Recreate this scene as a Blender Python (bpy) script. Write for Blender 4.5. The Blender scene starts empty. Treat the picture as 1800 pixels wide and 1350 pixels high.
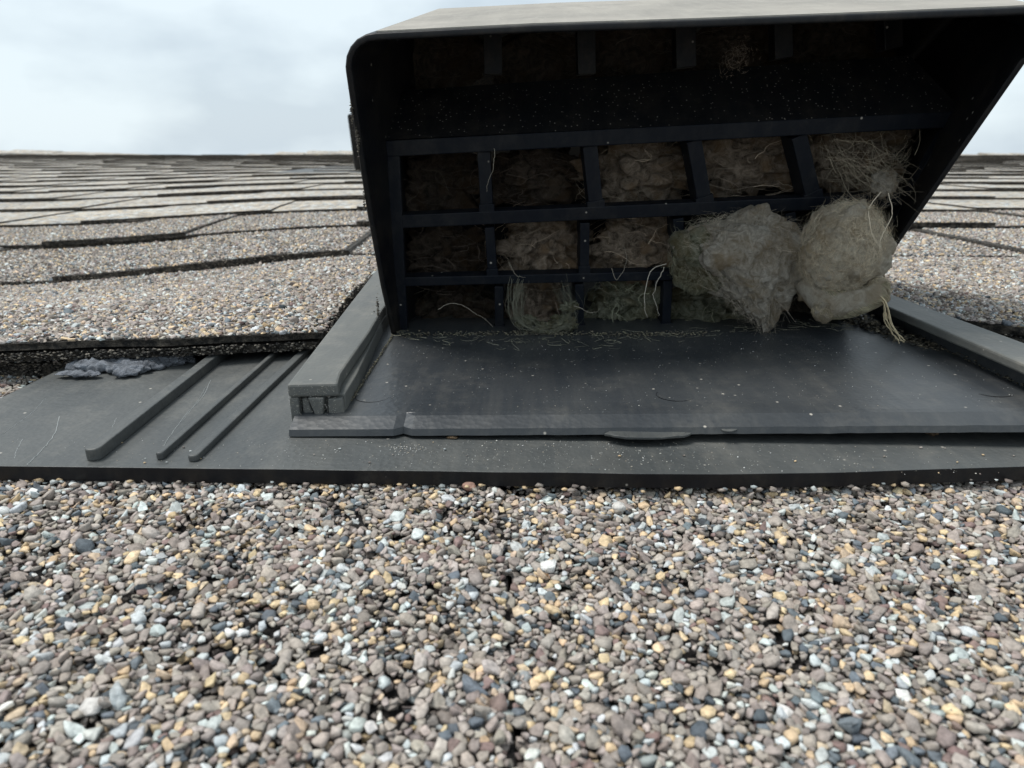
import bpy, bmesh, math, random
import numpy as np
from mathutils import Vector, noise as mnoise
random.seed(7); rng = np.random.default_rng(11)
scene = bpy.context.scene
COL = scene.collection
S = 0.01                                   # everything below is written in centimetres

# ------------------------------------------------------------------ camera
F_PX = 1200.0; CH = 5.85
PITCH = math.atan(425/F_PX); YAW = 33/1273.0
cam_d = bpy.data.cameras.new('camera'); cam = bpy.data.objects.new('camera', cam_d)
COL.objects.link(cam); scene.camera = cam
cam.location = (0, 0, CH*S)
cam.rotation_euler = (math.pi/2-PITCH, 0, YAW)
cam_d.sensor_width = 36; cam_d.lens = 24
cam_d.clip_start = 0.003; cam_d.clip_end = 200
cam_d.dof.use_dof = True; cam_d.dof.focus_distance = 0.155; cam_d.dof.aperture_fstop = 44

# ------------------------------------------------------------------ sky and sun
SUN_EL = math.radians(66); SUN_AZ = math.radians(-78)      # azimuth clockwise from +Y
w = bpy.data.worlds.new('World'); scene.world = w; w.use_nodes = True
nt = w.node_tree; nt.nodes.clear()
def N(t, kind, **kw):
    n = t.nodes.new(kind)
    for k, v in kw.items():
        if hasattr(n, k): setattr(n, k, v)
        else: n.inputs[k.replace('_', ' ')].default_value = v
    return n
out = N(nt, 'ShaderNodeOutputWorld'); bg = N(nt, 'ShaderNodeBackground'); bg.inputs['Strength'].default_value = 0.1
sky = N(nt, 'ShaderNodeTexSky', sky_type='NISHITA', sun_disc=False, sun_elevation=SUN_EL, sun_rotation=SUN_AZ)
tc = N(nt, 'ShaderNodeTexCoord'); mp = N(nt, 'ShaderNodeMapping'); mp.inputs['Scale'].default_value = (1, 1, 2.2)
mp.inputs['Location'].default_value = (.35, 0, .2)
nz = N(nt, 'ShaderNodeTexNoise'); nz.inputs['Scale'].default_value = 2.7; nz.inputs['Detail'].default_value = 5; nz.inputs['Roughness'].default_value = .5
rp = N(nt, 'ShaderNodeValToRGB')
rp.color_ramp.elements[0].position = .40; rp.color_ramp.elements[0].color = (4.5, 5.2, 5.75, 1)
rp.color_ramp.elements[1].position = .56; rp.color_ramp.elements[1].color = (5.9, 6.65, 7.05, 1)
mx = N(nt, 'ShaderNodeMix', data_type='RGBA'); mx.inputs['Factor'].default_value = .93
nt.links.new(tc.outputs['Generated'], mp.inputs['Vector']); nt.links.new(mp.outputs[0], nz.inputs['Vector'])
nt.links.new(nz.outputs['Fac'], rp.inputs[0])
# unseen sky behind camera dimmed to darken the hood, brighter cloud over the ridge
sx = N(nt, 'ShaderNodeSeparateXYZ'); nt.links.new(tc.outputs['Generated'], sx.inputs[0])
gr = N(nt, 'ShaderNodeMapRange', interpolation_type='SMOOTHSTEP'); gr.inputs['From Min'].default_value = -.75; gr.inputs['From Max'].default_value = .45
gr.inputs['To Min'].default_value = .85; gr.inputs['To Max'].default_value = 1.06; nt.links.new(sx.outputs['Y'], gr.inputs['Value'])
vm = N(nt, 'ShaderNodeVectorMath', operation='SCALE'); nt.links.new(rp.outputs[0], vm.inputs[0]); nt.links.new(gr.outputs[0], vm.inputs['Scale'])
nt.links.new(sky.outputs[0], mx.inputs['A']); nt.links.new(vm.outputs[0], mx.inputs['B'])
nt.links.new(mx.outputs['Result'], bg.inputs['Color']); nt.links.new(bg.outputs[0], out.inputs['Surface'])
sun_d = bpy.data.lights.new('sun', 'SUN'); sun = bpy.data.objects.new('sun', sun_d); COL.objects.link(sun)
sun_d.energy = 2.3; sun_d.angle = math.radians(22); sun_d.color = (1, .965, .91)
sd = Vector((math.sin(SUN_AZ)*math.cos(SUN_EL), math.cos(SUN_AZ)*math.cos(SUN_EL), math.sin(SUN_EL)))
sun.rotation_euler = sd.to_track_quat('Z', 'Y').to_euler()
sun.location = sd*5
scene.view_settings.view_transform = 'Standard'; scene.view_settings.look = 'None'
scene.view_settings.gamma = 1; scene.view_settings.exposure = 0.45
scene.render.engine = 'CYCLES'

# ------------------------------------------------------------------ measuring helpers (photo pixel -> point on a real plane, cm)
_fw = np.array([-math.sin(YAW)*math.cos(PITCH), math.cos(YAW)*math.cos(PITCH), -math.sin(PITCH)])
_rt = np.array([math.cos(YAW), math.sin(YAW), 0.]); _up = np.cross(_rt, _fw); _C = np.array([0, 0, CH])
def _ray(u, v): return _rt*(u-900)/F_PX - _up*(v-675)/F_PX + _fw
def onz(u, v, z): r = _ray(u, v); return _C + r*(z-CH)/r[2]
def ony(u, v, y): r = _ray(u, v); return _C + r*y/r[1]
def onpl(u, v, P, n):
    r = _ray(u, v); n = np.array(n, float); return _C + r*(((np.array(P)-_C)@n)/(r@n))

# ------------------------------------------------------------------ object helpers
def tag(o, label=None, cat=None, group=None, kind=None):
    if label: o['label'] = label
    if cat: o['category'] = cat
    if group: o['group'] = group
    if kind: o['kind'] = kind
    return o
def empty(name, loc, label, cat, group=None):
    o = bpy.data.objects.new(name, None); COL.objects.link(o); o.location = Vector(loc)*S
    o.empty_display_size = .01
    return tag(o, label, cat, group)
def link(name, me, mat, parent=None, smooth=False):
    o = bpy.data.objects.new(name, me); COL.objects.link(o)
    if mat: me.materials.append(mat)
    if parent:
        o.parent = parent
        base = parent.location.copy()
        if parent.parent: base = base + parent.parent.location
        if parent.type == 'MESH': base = parent.parent.location.copy() if parent.parent else Vector((0, 0, 0))
        if base.length > 0: me.transform(__import__('mathutils').Matrix.Translation(-base))
    if smooth: me.polygons.foreach_set('use_smooth', [True]*len(me.polygons))
    return o
def mesh(name, verts, faces, mat, parent=None, smooth=False, bevel=0, solid=0):
    me = bpy.data.meshes.new(name)
    me.from_pydata([tuple(float(c)*S for c in v) for v in verts], [], faces); me.validate(); me.update()
    bm = bmesh.new(); bm.from_mesh(me); bmesh.ops.recalc_face_normals(bm, faces=bm.faces); bm.to_mesh(me); bm.free()
    o = link(name, me, mat, parent, smooth)
    if solid:
        m = o.modifiers.new('solid', 'SOLIDIFY'); m.thickness = solid*S; m.offset = 0
    if bevel:
        m = o.modifiers.new('bevel', 'BEVEL'); m.width = bevel*S; m.segments = 2; m.limit_method = 'ANGLE'; m.angle_limit = .7
    return o
def trimesh(name, V, T, mat, parent=None, col=None, smooth=False, crease=None):
    V = np.asarray(V, np.float32)*S; T = np.asarray(T, np.int32)
    me = bpy.data.meshes.new(name)
    me.vertices.add(len(V)); me.vertices.foreach_set('co', V.ravel())
    me.loops.add(T.size); me.loops.foreach_set('vertex_index', T.ravel())
    me.polygons.add(len(T)); me.polygons.foreach_set('loop_start', np.arange(0, T.size, 3, dtype=np.int32))
    me.update(calc_edges=True)
    if col is not None:
        a = me.color_attributes.new('Col', 'FLOAT_COLOR', 'POINT')
        c = np.ones((len(V), 4), np.float32); c[:, :3] = col; a.data.foreach_set('color', c.ravel())
    return link(name, me, mat, parent, smooth)
def smoothline(P, K):
    P = np.asarray(P, float); s_ = np.linspace(0, len(P)-1, K); out_ = []
    for q in s_:
        i = int(min(q, len(P)-2)); f = q-i; p0 = P[max(i-1, 0)]; p1 = P[i]; p2 = P[i+1]; p3 = P[min(i+2, len(P)-1)]
        out_.append(.5*((2*p1)+(-p0+p2)*f+(2*p0-5*p1+4*p2-p3)*f*f+(-p0+3*p1-3*p2+p3)*f**3))
    return np.array(out_)
class MB:
    def __init__(s): s.v = []; s.f = []
    def add(s, v, f):
        k = len(s.v); s.v += [tuple(map(float, p)) for p in v]; s.f += [[i+k for i in q] for q in f]
    def box(s, a, b):
        x0, y0, z0 = a; x1, y1, z1 = b
        s.hexa([(x0,y0,z0),(x1,y0,z0),(x1,y1,z0),(x0,y1,z0)], [(x0,y0,z1),(x1,y0,z1),(x1,y1,z1),(x0,y1,z1)])
    def hexa(s, lo, hi):
        n = len(lo)
        s.add(list(lo)+list(hi), [list(range(n))[::-1], list(range(n, 2*n))]+[[i, (i+1) % n, (i+1) % n+n, i+n] for i in range(n)])
    def bar(s, p, q, wdt, dep, nrm, off=0):
        p = np.array(p, float); q = np.array(q, float); n = np.array(nrm, float); n /= np.linalg.norm(n)
        e = q-p; e /= np.linalg.norm(e); t = np.cross(e, n); t /= np.linalg.norm(t)
        p = p+n*off; q = q+n*off; h = t*wdt/2
        s.hexa([p-h, p+h, p+h+n*dep, p-h+n*dep], [q-h, q+h, q+h+n*dep, q-h+n*dep])
    def build(s, name, mat, parent=None, **k): return mesh(name, s.v, s.f, mat, parent, **k)
def tubes(lines, rad, sides=3):
    """lines (N,K,3), rad (N,) or (N,K) -> verts, tris"""
    L = np.asarray(lines, float); n, k, _ = L.shape
    rad = np.asarray(rad, float)
    if rad.ndim == 1: rad = rad[:, None]*np.linspace(1, .45, k)[None]
    T = np.gradient(L, axis=1); T /= np.linalg.norm(T, axis=2, keepdims=True)+1e-9
    ref = np.array([.31, .52, .79]); A = np.cross(T, ref); A /= np.linalg.norm(A, axis=2, keepdims=True)+1e-9
    B = np.cross(T, A)
    ang = np.arange(sides)*2*math.pi/sides
    V = L[:, :, None, :] + rad[:, :, None, None]*(A[:, :, None, :]*np.cos(ang)[None, None, :, None]+B[:, :, None, :]*np.sin(ang)[None, None, :, None])
    idx = np.arange(n*k*sides).reshape(n, k, sides)
    a = idx[:, :-1]; b = idx[:, 1:]; a2 = np.roll(a, -1, 2); b2 = np.roll(b, -1, 2)
    tr = np.concatenate([np.stack([a, a2, b], -1).reshape(-1, 3), np.stack([a2, b2, b], -1).reshape(-1, 3)])
    return V.reshape(-1, 3), tr

# ------------------------------------------------------------------ materials (object coordinates, metres)
def newmat(name):
    m = bpy.data.materials.new(name); m.use_nodes = True; t = m.node_tree
    return m, t, t.nodes['Principled BSDF']
def tnoise(t, scale, detail=4, rough=.6, vec=None, stretch=None):
    c = N(t, 'ShaderNodeTexCoord'); n = N(t, 'ShaderNodeTexNoise'); n.inputs['Scale'].default_value = scale
    n.inputs['Detail'].default_value = detail; n.inputs['Roughness'].default_value = rough
    src = c.outputs['Object']
    if stretch:
        m = N(t, 'ShaderNodeMapping'); m.inputs['Scale'].default_value = stretch; t.links.new(src, m.inputs[0]); src = m.outputs[0]
    t.links.new(src, n.inputs['Vector']); return n
def ramp(t, src, stops):
    r = N(t, 'ShaderNodeValToRGB'); e = r.color_ramp.elements
    while len(e) < len(stops): e.new(.5)
    for i, (p, c) in enumerate(stops):
        e[i].position = p; e[i].color = (c, c, c, 1) if isinstance(c, (int, float)) else (*c, 1)
    t.links.new(src, r.inputs[0]); return r
def mixc(t, fac, a, b):
    m = N(t, 'ShaderNodeMix', data_type='RGBA')
    for s, k in ((fac, 'Factor'), (a, 'A'), (b, 'B')):
        if hasattr(s, 'is_linked'): t.links.new(s, m.inputs[k])
        elif isinstance(s, (int, float)): m.inputs[k].default_value = s
        else: m.inputs[k].default_value = (*s, 1)
    return m.outputs['Result']
def bump(t, b, src, strength, dist):
    n = N(t, 'ShaderNodeBump'); n.inputs['Strength'].default_value = strength; n.inputs['Distance'].default_value = dist
    t.links.new(src, n.inputs['Height']); t.links.new(n.outputs[0], b.inputs['Normal']); return n
def plastic(name, c1, c2, rough=.5, leather=.3, speck=.5, dust=(.30, .28, .24), dustamt=.2, spec=.5, speckscale=420):
    m, t, b = newmat(name)
    big = tnoise(t, 28, 5, .65); r1 = ramp(t, big.outputs['Fac'], [(.35, 0), (.68, 1)])
    col = mixc(t, r1.outputs[0], c1, c2)
    st = tnoise(t, 1, 6, .7, stretch=(260, 22, 120)); rst = ramp(t, st.outputs['Fac'], [(.45, 0), (.8, dustamt*.55)])
    col = mixc(t, rst.outputs[0], col, dust)
    dn = tnoise(t, 90, 7, .75); rd = ramp(t, dn.outputs['Fac'], [(.52, 0), (.78, dustamt)])
    col = mixc(t, rd.outputs[0], col, dust)
    c = N(t, 'ShaderNodeTexCoord'); vo = N(t, 'ShaderNodeTexVoronoi'); vo.inputs['Scale'].default_value = speckscale
    t.links.new(c.outputs['Object'], vo.inputs['Vector'])
    rs = ramp(t, vo.outputs['Distance'], [(.07, 1), (.16, 0)])
    sep = N(t, 'ShaderNodeSeparateColor'); t.links.new(vo.outputs['Color'], sep.inputs[0])
    rk = ramp(t, sep.outputs[0], [(1-.16*speck-.001, 0), (1-.14*speck, 1)])
    mu = N(t, 'ShaderNodeMath', operation='MULTIPLY'); t.links.new(rs.outputs[0], mu.inputs[0]); t.links.new(rk.outputs[0], mu.inputs[1])
    col = mixc(t, mu.outputs[0], col, (.45, .42, .37))
    t.links.new(col, b.inputs['Base Color'])
    rr = ramp(t, big.outputs['Fac'], [(.3, rough-.06), (.7, rough+.1)]); t.links.new(rr.outputs[0], b.inputs['Roughness'])
    b.inputs['Specular IOR Level'].default_value = spec
    lv = N(t, 'ShaderNodeTexVoronoi'); lv.inputs['Scale'].default_value = 900; t.links.new(c.outputs['Object'], lv.inputs['Vector'])
    b1 = bump(t, b, lv.outputs['Distance'], leather, .0002)
    wav = tnoise(t, 45, 3, .5); b2 = N(t, 'ShaderNodeBump'); b2.inputs['Strength'].default_value = .25; b2.inputs['Distance'].default_value = .001
    t.links.new(wav.outputs['Fac'], b2.inputs['Height']); t.links.new(b2.outputs[0], b1.inputs['Normal'])
    return m
M = {}
M['flange'] = plastic('weathered_grey_plastic', (.050, .055, .056), (.088, .093, .091), .5, .5, .35, dustamt=.25)
M['shelf'] = plastic('grey_plastic_plate', (.032, .037, .043), (.050, .055, .059), .36, .22, .9, dustamt=.18)
M['rail'] = plastic('faded_grey_plastic', (.085, .09, .088), (.125, .13, .122), .55, .3, .5, dustamt=.45)
M['hood'] = plastic('black_plastic', (.005, .0055, .008), (.009, .010, .012), .42, .15, .6, dust=(.09, .075, .055), dustamt=.35, spec=.24)
M['grille'] = plastic('blue_black_plastic', (.004, .006, .011), (.007, .010, .016), .5, .1, .5, dust=(.08, .075, .065), dustamt=.3, spec=.18)
M['panel'] = plastic('speckled_black_plastic', (.005, .006, .008), (.009, .010, .012), .6, .3, 5.5, dust=(.06, .05, .04), dustamt=.6, speckscale=800, spec=.3)
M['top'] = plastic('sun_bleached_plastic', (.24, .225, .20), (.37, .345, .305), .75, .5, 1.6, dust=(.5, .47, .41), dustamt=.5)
def simple(name, c1, c2, scale, rough=.85, bs=.5, bd=.0006, stretch=None, lo=.35, hi=.65, detail=7):
    m, t, b = newmat(name); n = tnoise(t, scale, detail, .7, stretch=stretch)
    t.links.new(mixc(t, ramp(t, n.outputs['Fac'], [(lo, 0), (hi, 1)]).outputs[0], c1, c2), b.inputs['Base Color'])
    b.inputs['Roughness'].default_value = rough
    n2 = tnoise(t, scale*2.5, 6, .7, stretch=stretch); bump(t, b, n2.outputs['Fac'], bs, bd); return m
M['asphalt'] = simple('black_asphalt', (.010, .009, .009), (.035, .030, .029), 600, .45, 1, .0012)
M['edge'] = simple('crumbling_asphalt_edge', (.010, .009, .008), (.20, .17, .135), 420, .8, 1, .0025, lo=.42, hi=.72)
M['sealant'] = simple('grey_sealant', (.12, .13, .15), (.34, .37, .42), 380, .75, 1, .002)
M['dirt'] = simple('dark_dirt', (.012, .010, .008), (.10, .085, .06), 500, .95, 1, .002)
def attrmat(name, rough=.85, tint=.25, bs=.35, scale=1600, bd=.0002):
    m, t, b = newmat(name); a = N(t, 'ShaderNodeAttribute', attribute_name='Col')
    n = tnoise(t, scale, 4, .6); r = ramp(t, n.outputs['Fac'], [(.3, 1-tint), (.7, 1+tint)])
    mm = N(t, 'ShaderNodeMix', data_type='RGBA', blend_type='MULTIPLY'); mm.inputs['Factor'].default_value = 1
    t.links.new(a.outputs['Color'], mm.inputs['A']); t.links.new(r.outputs[0], mm.inputs['B'])
    t.links.new(mm.outputs['Result'], b.inputs['Base Color']); b.inputs['Roughness'].default_value = rough
    bump(t, b, n.outputs['Fac'], bs, bd); return m
M['granule'] = attrmat('roofing_granule', .8, .3, .8, 1500, .0003)
M['fibre'] = attrmat('dry_fibre', .7, .15)
# far roof: mineral granules too small to model one by one
m, t, b = newmat('mineral_felt'); c = N(t, 'ShaderNodeTexCoord'); vo = N(t, 'ShaderNodeTexVoronoi'); vo.inputs['Scale'].default_value = 240
t.links.new(c.outputs['Object'], vo.inputs['Vector']); sp = N(t, 'ShaderNodeSeparateColor'); t.links.new(vo.outputs['Color'], sp.inputs[0])
r = ramp(t, sp.outputs[0], [(0, (.14, .16, .18)), (.1, (.36, .32, .27)), (.5, (.47, .42, .36)), (.72, (.54, .44, .30)), (.82, (.55, .58, .58)), (1, (.68, .70, .70))])
r.color_ramp.interpolation = 'CONSTANT'
n = tnoise(t, 9, 5, .6); rr = ramp(t, n.outputs['Fac'], [(.3, .72), (.7, 1.1)])
mm = N(t, 'ShaderNodeMix', data_type='RGBA', blend_type='MULTIPLY'); mm.inputs['Factor'].default_value = 1
t.links.new(r.outputs[0], mm.inputs['A']); t.links.new(rr.outputs[0], mm.inputs['B']); t.links.new(mm.outputs['Result'], b.inputs['Base Color'])
b.inputs['Roughness'].default_value = .9; bump(t, b, vo.outputs['Distance'], 1, .0012)
M['felt'] = m

# ------------------------------------------------------------------ roofing granules
PAL = np.array([[.34,.295,.255],[.29,.25,.22],[.40,.35,.31],[.24,.20,.18],[.56,.59,.58],[.48,.52,.52],[.58,.43,.26],[.66,.50,.31],[.13,.155,.175],[.075,.09,.105],[.21,.145,.13],[.64,.64,.60],[.52,.40,.28]])
PW = np.array([.21,.18,.15,.08,.07,.055,.05,.04,.045,.025,.035,.025,.035]); PW = PW/PW.sum()
def make_tile(side):
    """periodic dart throwing, large granules first"""
    cell = .2; ng = int(side/cell); grid = {}; pts = []
    r_rand = random.Random(3)
    def tryadd(r, lap):
        x = r_rand.random()*side; y = r_rand.random()*side; gx = int(x/cell); gy = int(y/cell)
        for i in (-1, 0, 1):
            for j in (-1, 0, 1):
                for (a, b_, q) in grid.get(((gx+i) % ng, (gy+j) % ng), ()):
                    dx = abs(a-x); dy = abs(b_-y); dx = min(dx, side-dx); dy = min(dy, side-dy)
                    m_ = (q+r)*lap
                    if dx*dx+dy*dy < m_*m_: return
        grid.setdefault((gx, gy), []).append((x, y, r)); pts.append((x, y, r))
    A = side*side
    for r0, r1, tries, lap in ((.12, .155, .8, .95), (.085, .115, 4, .8), (.06, .085, 16, .72), (.042, .06, 60, .72), (.026, .040, 200, .75)):
        for _ in range(int(A*tries)): tryadd(r_rand.uniform(r0, r1), lap)
    return np.array(pts)
TILE = 10.0
tile = make_tile(TILE)
def ico(sub):
    bm = bmesh.new(); bmesh.ops.create_icosphere(bm, subdivisions=sub, radius=1); bm.verts.ensure_lookup_table()
    V = np.array([v.co[:] for v in bm.verts]); T = np.array([[v.index for v in f.verts] for f in bm.faces]); bm.free(); return V, T
def rock_variants(sub, n):
    V0, T = ico(sub); out_ = []
    for _ in range(n):
        V = V0*rng.uniform([.95, .68, .38], [1.5, 1.05, .62])
        for _k in range(13 if sub > 1 else 3):
            nn = rng.normal(size=3); nn /= np.linalg.norm(nn); d = rng.uniform(.34, .68)
            s_ = V@nn; V = V-np.maximum(s_-d, 0)[:, None]*nn
        out_.append(V+rng.normal(0, .03 if sub > 1 else .10, V.shape))
    return np.array(out_), T
RV = {2: rock_variants(2, 40), 1: rock_variants(1, 30)}
def power_cells(pts, side):
    """tight-fitting polygon round every site of the periodic tile"""
    cell = .3; ng = int(round(side/cell)); ng = max(ng, 1); cell = side/ng; grid = {}
    for i, (x, y, q) in enumerate(pts): grid.setdefault((int(x/cell) % ng, int(y/cell) % ng), []).append(i)
    out_ = []
    P = [tuple(p) for p in pts]
    for i, (x, y, q) in enumerate(P):
        gx, gy = int(x/cell), int(y/cell); nb = []
        for a in (-1, 0, 1):
            for b_ in (-1, 0, 1):
                for j in grid.get(((gx+a) % ng, (gy+b_) % ng), ()):
                    if j == i: continue
                    dx = (P[j][0]-x+side/2) % side-side/2; dy = (P[j][1]-y+side/2) % side-side/2
                    d2 = dx*dx+dy*dy
                    if d2 < .16: nb.append((d2-.8*(P[j][2]**2-q*q), dx, dy))
        nb.sort(); m_ = 1.75*q
        poly = [(m_*math.cos(t_), m_*math.sin(t_)) for t_ in (.4, 1.45, 2.5, 3.5, 4.6, 5.6)]
        for w_, dx, dy in nb[:16]:
            c_ = w_/2; new = []; k_ = len(poly)
            for e in range(k_):
                ax, ay = poly[e]; bx, by = poly[(e+1) % k_]
                da = ax*dx+ay*dy-c_; db = bx*dx+by*dy-c_
                if da <= 0: new.append((ax, ay))
                if (da <= 0) != (db <= 0): f = da/(da-db); new.append((ax+(bx-ax)*f, ay+(by-ay)*f))
            poly = new
            if len(poly) < 3: break
        if len(poly) >= 3:
            q_ = []                                        # drop slivers
            for e in range(len(poly)):
                a = poly[e]; b_ = poly[(e+1) % len(poly)]
                if math.hypot(a[0]-b_[0], a[1]-b_[1]) > .009: q_.append(a)
            if len(q_) >= 3: out_.append((x, y, q, np.array(q_)))
    return out_
CELLS = power_cells(tile, TILE)
def scatter(name, x0, x1, y0, y1, zf, parent, inside=None, sub=1, minr=0, gaps=.1, shift=(0, 0), dim=1):
    groups = {}
    for c_ in CELLS:
        if c_[2] > minr and len(c_[3]) <= 9: groups.setdefault(len(c_[3]), []).append(c_)
    AV, AT, AC, off = [], [], [], 0
    for k_, lst in sorted(groups.items()):
        bx = np.array([(c_[0], c_[1], c_[2]) for c_ in lst]); bp = np.array([c_[3] for c_ in lst]); PP = []; QQ = []
        for i in range(int(math.floor(x0/TILE))-1, int(math.ceil(x1/TILE))):
            for j in range(int(math.floor(y0/TILE))-1, int(math.ceil(y1/TILE))):
                PP.append(bx+np.array([i*TILE+shift[0], j*TILE+shift[1], 0])); QQ.append(bp)
        P = np.concatenate(PP); Q = np.concatenate(QQ)
        k = (P[:, 0] > x0) & (P[:, 0] < x1) & (P[:, 1] > y0) & (P[:, 1] < y1)
        if inside is not None: k &= inside(P[:, 0], P[:, 1])
        P = P[k]; Q = Q[k]
        if not len(P): continue
        g = np.array([mnoise.noise(Vector((x*.9, y*.9, 3.3)))+.6*mnoise.noise(Vector((x*2.9, y*2.9, 1.3))) for x, y in P[:, :2]])
        worn = np.clip((g-(.30-gaps))*3, 0, 1)
        k = rng.random(len(P)) > worn*np.where(P[:, 2] > .075, .08, .42); P = P[k]; Q = Q[k]; worn = worn[k]
        n = len(P)
        if not n: continue
        r_ = P[:, 2]; size = np.sqrt((Q**2).sum(2).mean(1))
        f = (rng.uniform(.84, 1.02, n)-.12*worn)
        an = rng.normal(0, .10, n); ca, sa = np.cos(an)[:, None], np.sin(an)[:, None]
        Q = np.stack([Q[:, :, 0]*ca-Q[:, :, 1]*sa, Q[:, :, 0]*sa+Q[:, :, 1]*ca], 2)*f[:, None, None]
        Q = Q+rng.normal(0, .11, Q.shape)*size[:, None, None]
        hgt = size*rng.uniform(.16, .46, n); base = rng.uniform(-.02, .03, n)*(size/.08)
        cen = Q.mean(1); sx = rng.normal(0, .36, n); sy = rng.normal(-.05, .36, n)
        def ring(scale, h, jit, tiltf, dx=0, dy=0):
            q = cen[:, None]+(Q-cen[:, None])*scale+rng.normal(0, jit, Q.shape)*size[:, None, None]+np.stack([dx*size*1.0+0*sx, dy*size+0*sx], 1)[:, None]
            z = base[:, None]+h*hgt[:, None]+tiltf*((q[:, :, 0]-cen[:, 0:1])*sx[:, None]+(q[:, :, 1]-cen[:, 1:2])*sy[:, None])
            return np.concatenate([q, z[:, :, None]], 2)
        hx, hy = rng.normal(0, .12, n), rng.normal(0, .12, n)
        R0 = ring(.92, -.7, .02, 0); R1 = ring(1.0, .38, .04, .7); R2 = ring(rng.uniform(.72, .97, n)[:, None, None], .98, .05, 1.1, hx, hy)
        C_ = R2.mean(1, keepdims=True); C_[:, :, 2] += (hgt*rng.uniform(-.04, .16, n))[:, None]
        W = np.concatenate([R0, R1, R2, C_], 1); m_ = W.shape[1]
        zz = zf(P[:, 0], P[:, 1])
        W = W+np.stack([P[:, 0], P[:, 1], zz+0*P[:, 0]], 1)[:, None]
        e = np.arange(k_); e2 = (e+1) % k_; T = []
        for o_ in (0, k_): T += [np.stack([o_+e, o_+e2, o_+k_+e2], 1), np.stack([o_+e, o_+k_+e2, o_+k_+e], 1)]
        T.append(np.stack([2*k_+e, 2*k_+e2, 0*e+3*k_], 1)); T = np.concatenate(T)
        AV.append(W.reshape(-1, 3)); AT.append((T[None]+(np.arange(n)*m_)[:, None, None]).reshape(-1, 3)+off); off += n*m_
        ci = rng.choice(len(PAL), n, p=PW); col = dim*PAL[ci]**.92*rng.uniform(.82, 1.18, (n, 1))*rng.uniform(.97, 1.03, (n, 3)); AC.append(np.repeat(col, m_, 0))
    o = trimesh(name, np.concatenate(AV), np.concatenate(AT), M['granule'], parent, col=np.concatenate(AC))
    tag(o, kind='stuff'); return o

def crumbs(name, pts, rad, cols, parent=None, sub=1):
    pts = np.asarray(pts, float); n = len(pts); VV, T = RV[sub]; V = VV[rng.integers(0, len(VV), n)]
    W = V*np.asarray(rad)[:, None, None]+pts[:, None, :]; T_ = (T[None]+(np.arange(n)*V.shape[1])[:, None, None]).reshape(-1, 3)
    col = np.asarray(cols, float); col = col[rng.integers(0, len(col), n)]*rng.uniform(.7, 1.2, (n, 1))
    return trimesh(name, W.reshape(-1, 3), T_, M['granule'], parent, col=np.repeat(col, V.shape[1], 0))
def sm(x): x = np.clip(x, 0, 1); return x*x*(3-2*x)
def warp(x, y):                     # the deck sags a little to the left of the vent
    x = np.asarray(x, float); y = np.asarray(y, float)
    return -1.6*sm((-x-.2*y)/(.6*y+.01))*sm((y-19)/14)*(1-sm((y-110)/180))

# a shingle slab: quad outline bent by functions, top grid and rough sides
def slab(name, xl, xr, yf, yb, zt, thick, parent, nx, ny, rag=.06, mat=None):
    V = []; fr = mat or M['edge']
    for j in range(ny+1):
        s_ = j/ny
        for i in range(nx+1):
            u = i/nx
            y_guess = yf(0)+(yb(0)-yf(0))*s_
            X = xl(y_guess)+(xr(y_guess)-xl(y_guess))*u
            Y = yf(X)+(yb(X)-yf(X))*s_
            if j == 0: Y += rag*(mnoise.noise(Vector((X*2.2, 7, zt(0, 0)*9)))+.6*mnoise.noise(Vector((X*7, 2, 1))))
            if i in (0, nx): X += rag*1.5*mnoise.noise(Vector((Y*2.5, 5, i)))
            V.append((X, Y, float(zt(X, Y))))
    n0 = len(V)
    def idx(i, j): return j*(nx+1)+i
    F = [[idx(i, j), idx(i+1, j), idx(i+1, j+1), idx(i, j+1)] for j in range(ny) for i in range(nx)]
    loop = [idx(i, 0) for i in range(nx+1)]+[idx(nx, j) for j in range(1, ny+1)]+[idx(i, ny) for i in range(nx-1, -1, -1)]+[idx(0, j) for j in range(ny-1, 0, -1)]
    L = len(loop)
    for lv in (1, 2):
        for k_ in loop:
            x, y, z = V[k_]; q = rag*.9*mnoise.noise(Vector((x*3, y*3, lv*4)))
            V.append((x+q, y+q+(.02 if lv == 1 else 0), z-thick*lv/2))
    a, b_ = n0, n0+L
    for k_ in range(L):
        k2 = (k_+1) % L
        F.append([loop[k_], a+k_, a+k2, loop[k2]]); F.append([a+k_, b_+k_, b_+k2, a+k2])
    o = mesh(name, V, F, fr, parent); o.data.materials.append(M['edge'])
    if fr is M['felt']:
        nt_ = nx*ny
        for p_ in o.data.polygons:
            if p_.index >= nt_: p_.material_index = 1
    return o

# ------------------------------------------------------------------ roof deck, lower shingles in front
def deck():
    V = []; F = []
    xs = np.concatenate([np.linspace(-320, -45, 12), np.linspace(-40, 40, 41), np.linspace(45, 320, 12)])
    ys = np.array([-60, 0, 18, 20, 22, 25, 29, 33, 40, 60, 80, 160, 250, 336, 342, 420])
    for y in ys:
        for x in xs: V.append((x, y, -.75-2*float(sm((y-20)/20))+(float(warp(x, y)) if y > 12 else 0)-(max(0, y-340)*.5)))
    nx = len(xs)
    for j in range(len(ys)-1):
        for i in range(nx-1): F.append([j*nx+i, j*nx+i+1, (j+1)*nx+i+1, (j+1)*nx+i])
    o = mesh('roof_deck', V, F, M['felt']); tag(o, kind='structure')
deck()

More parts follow.
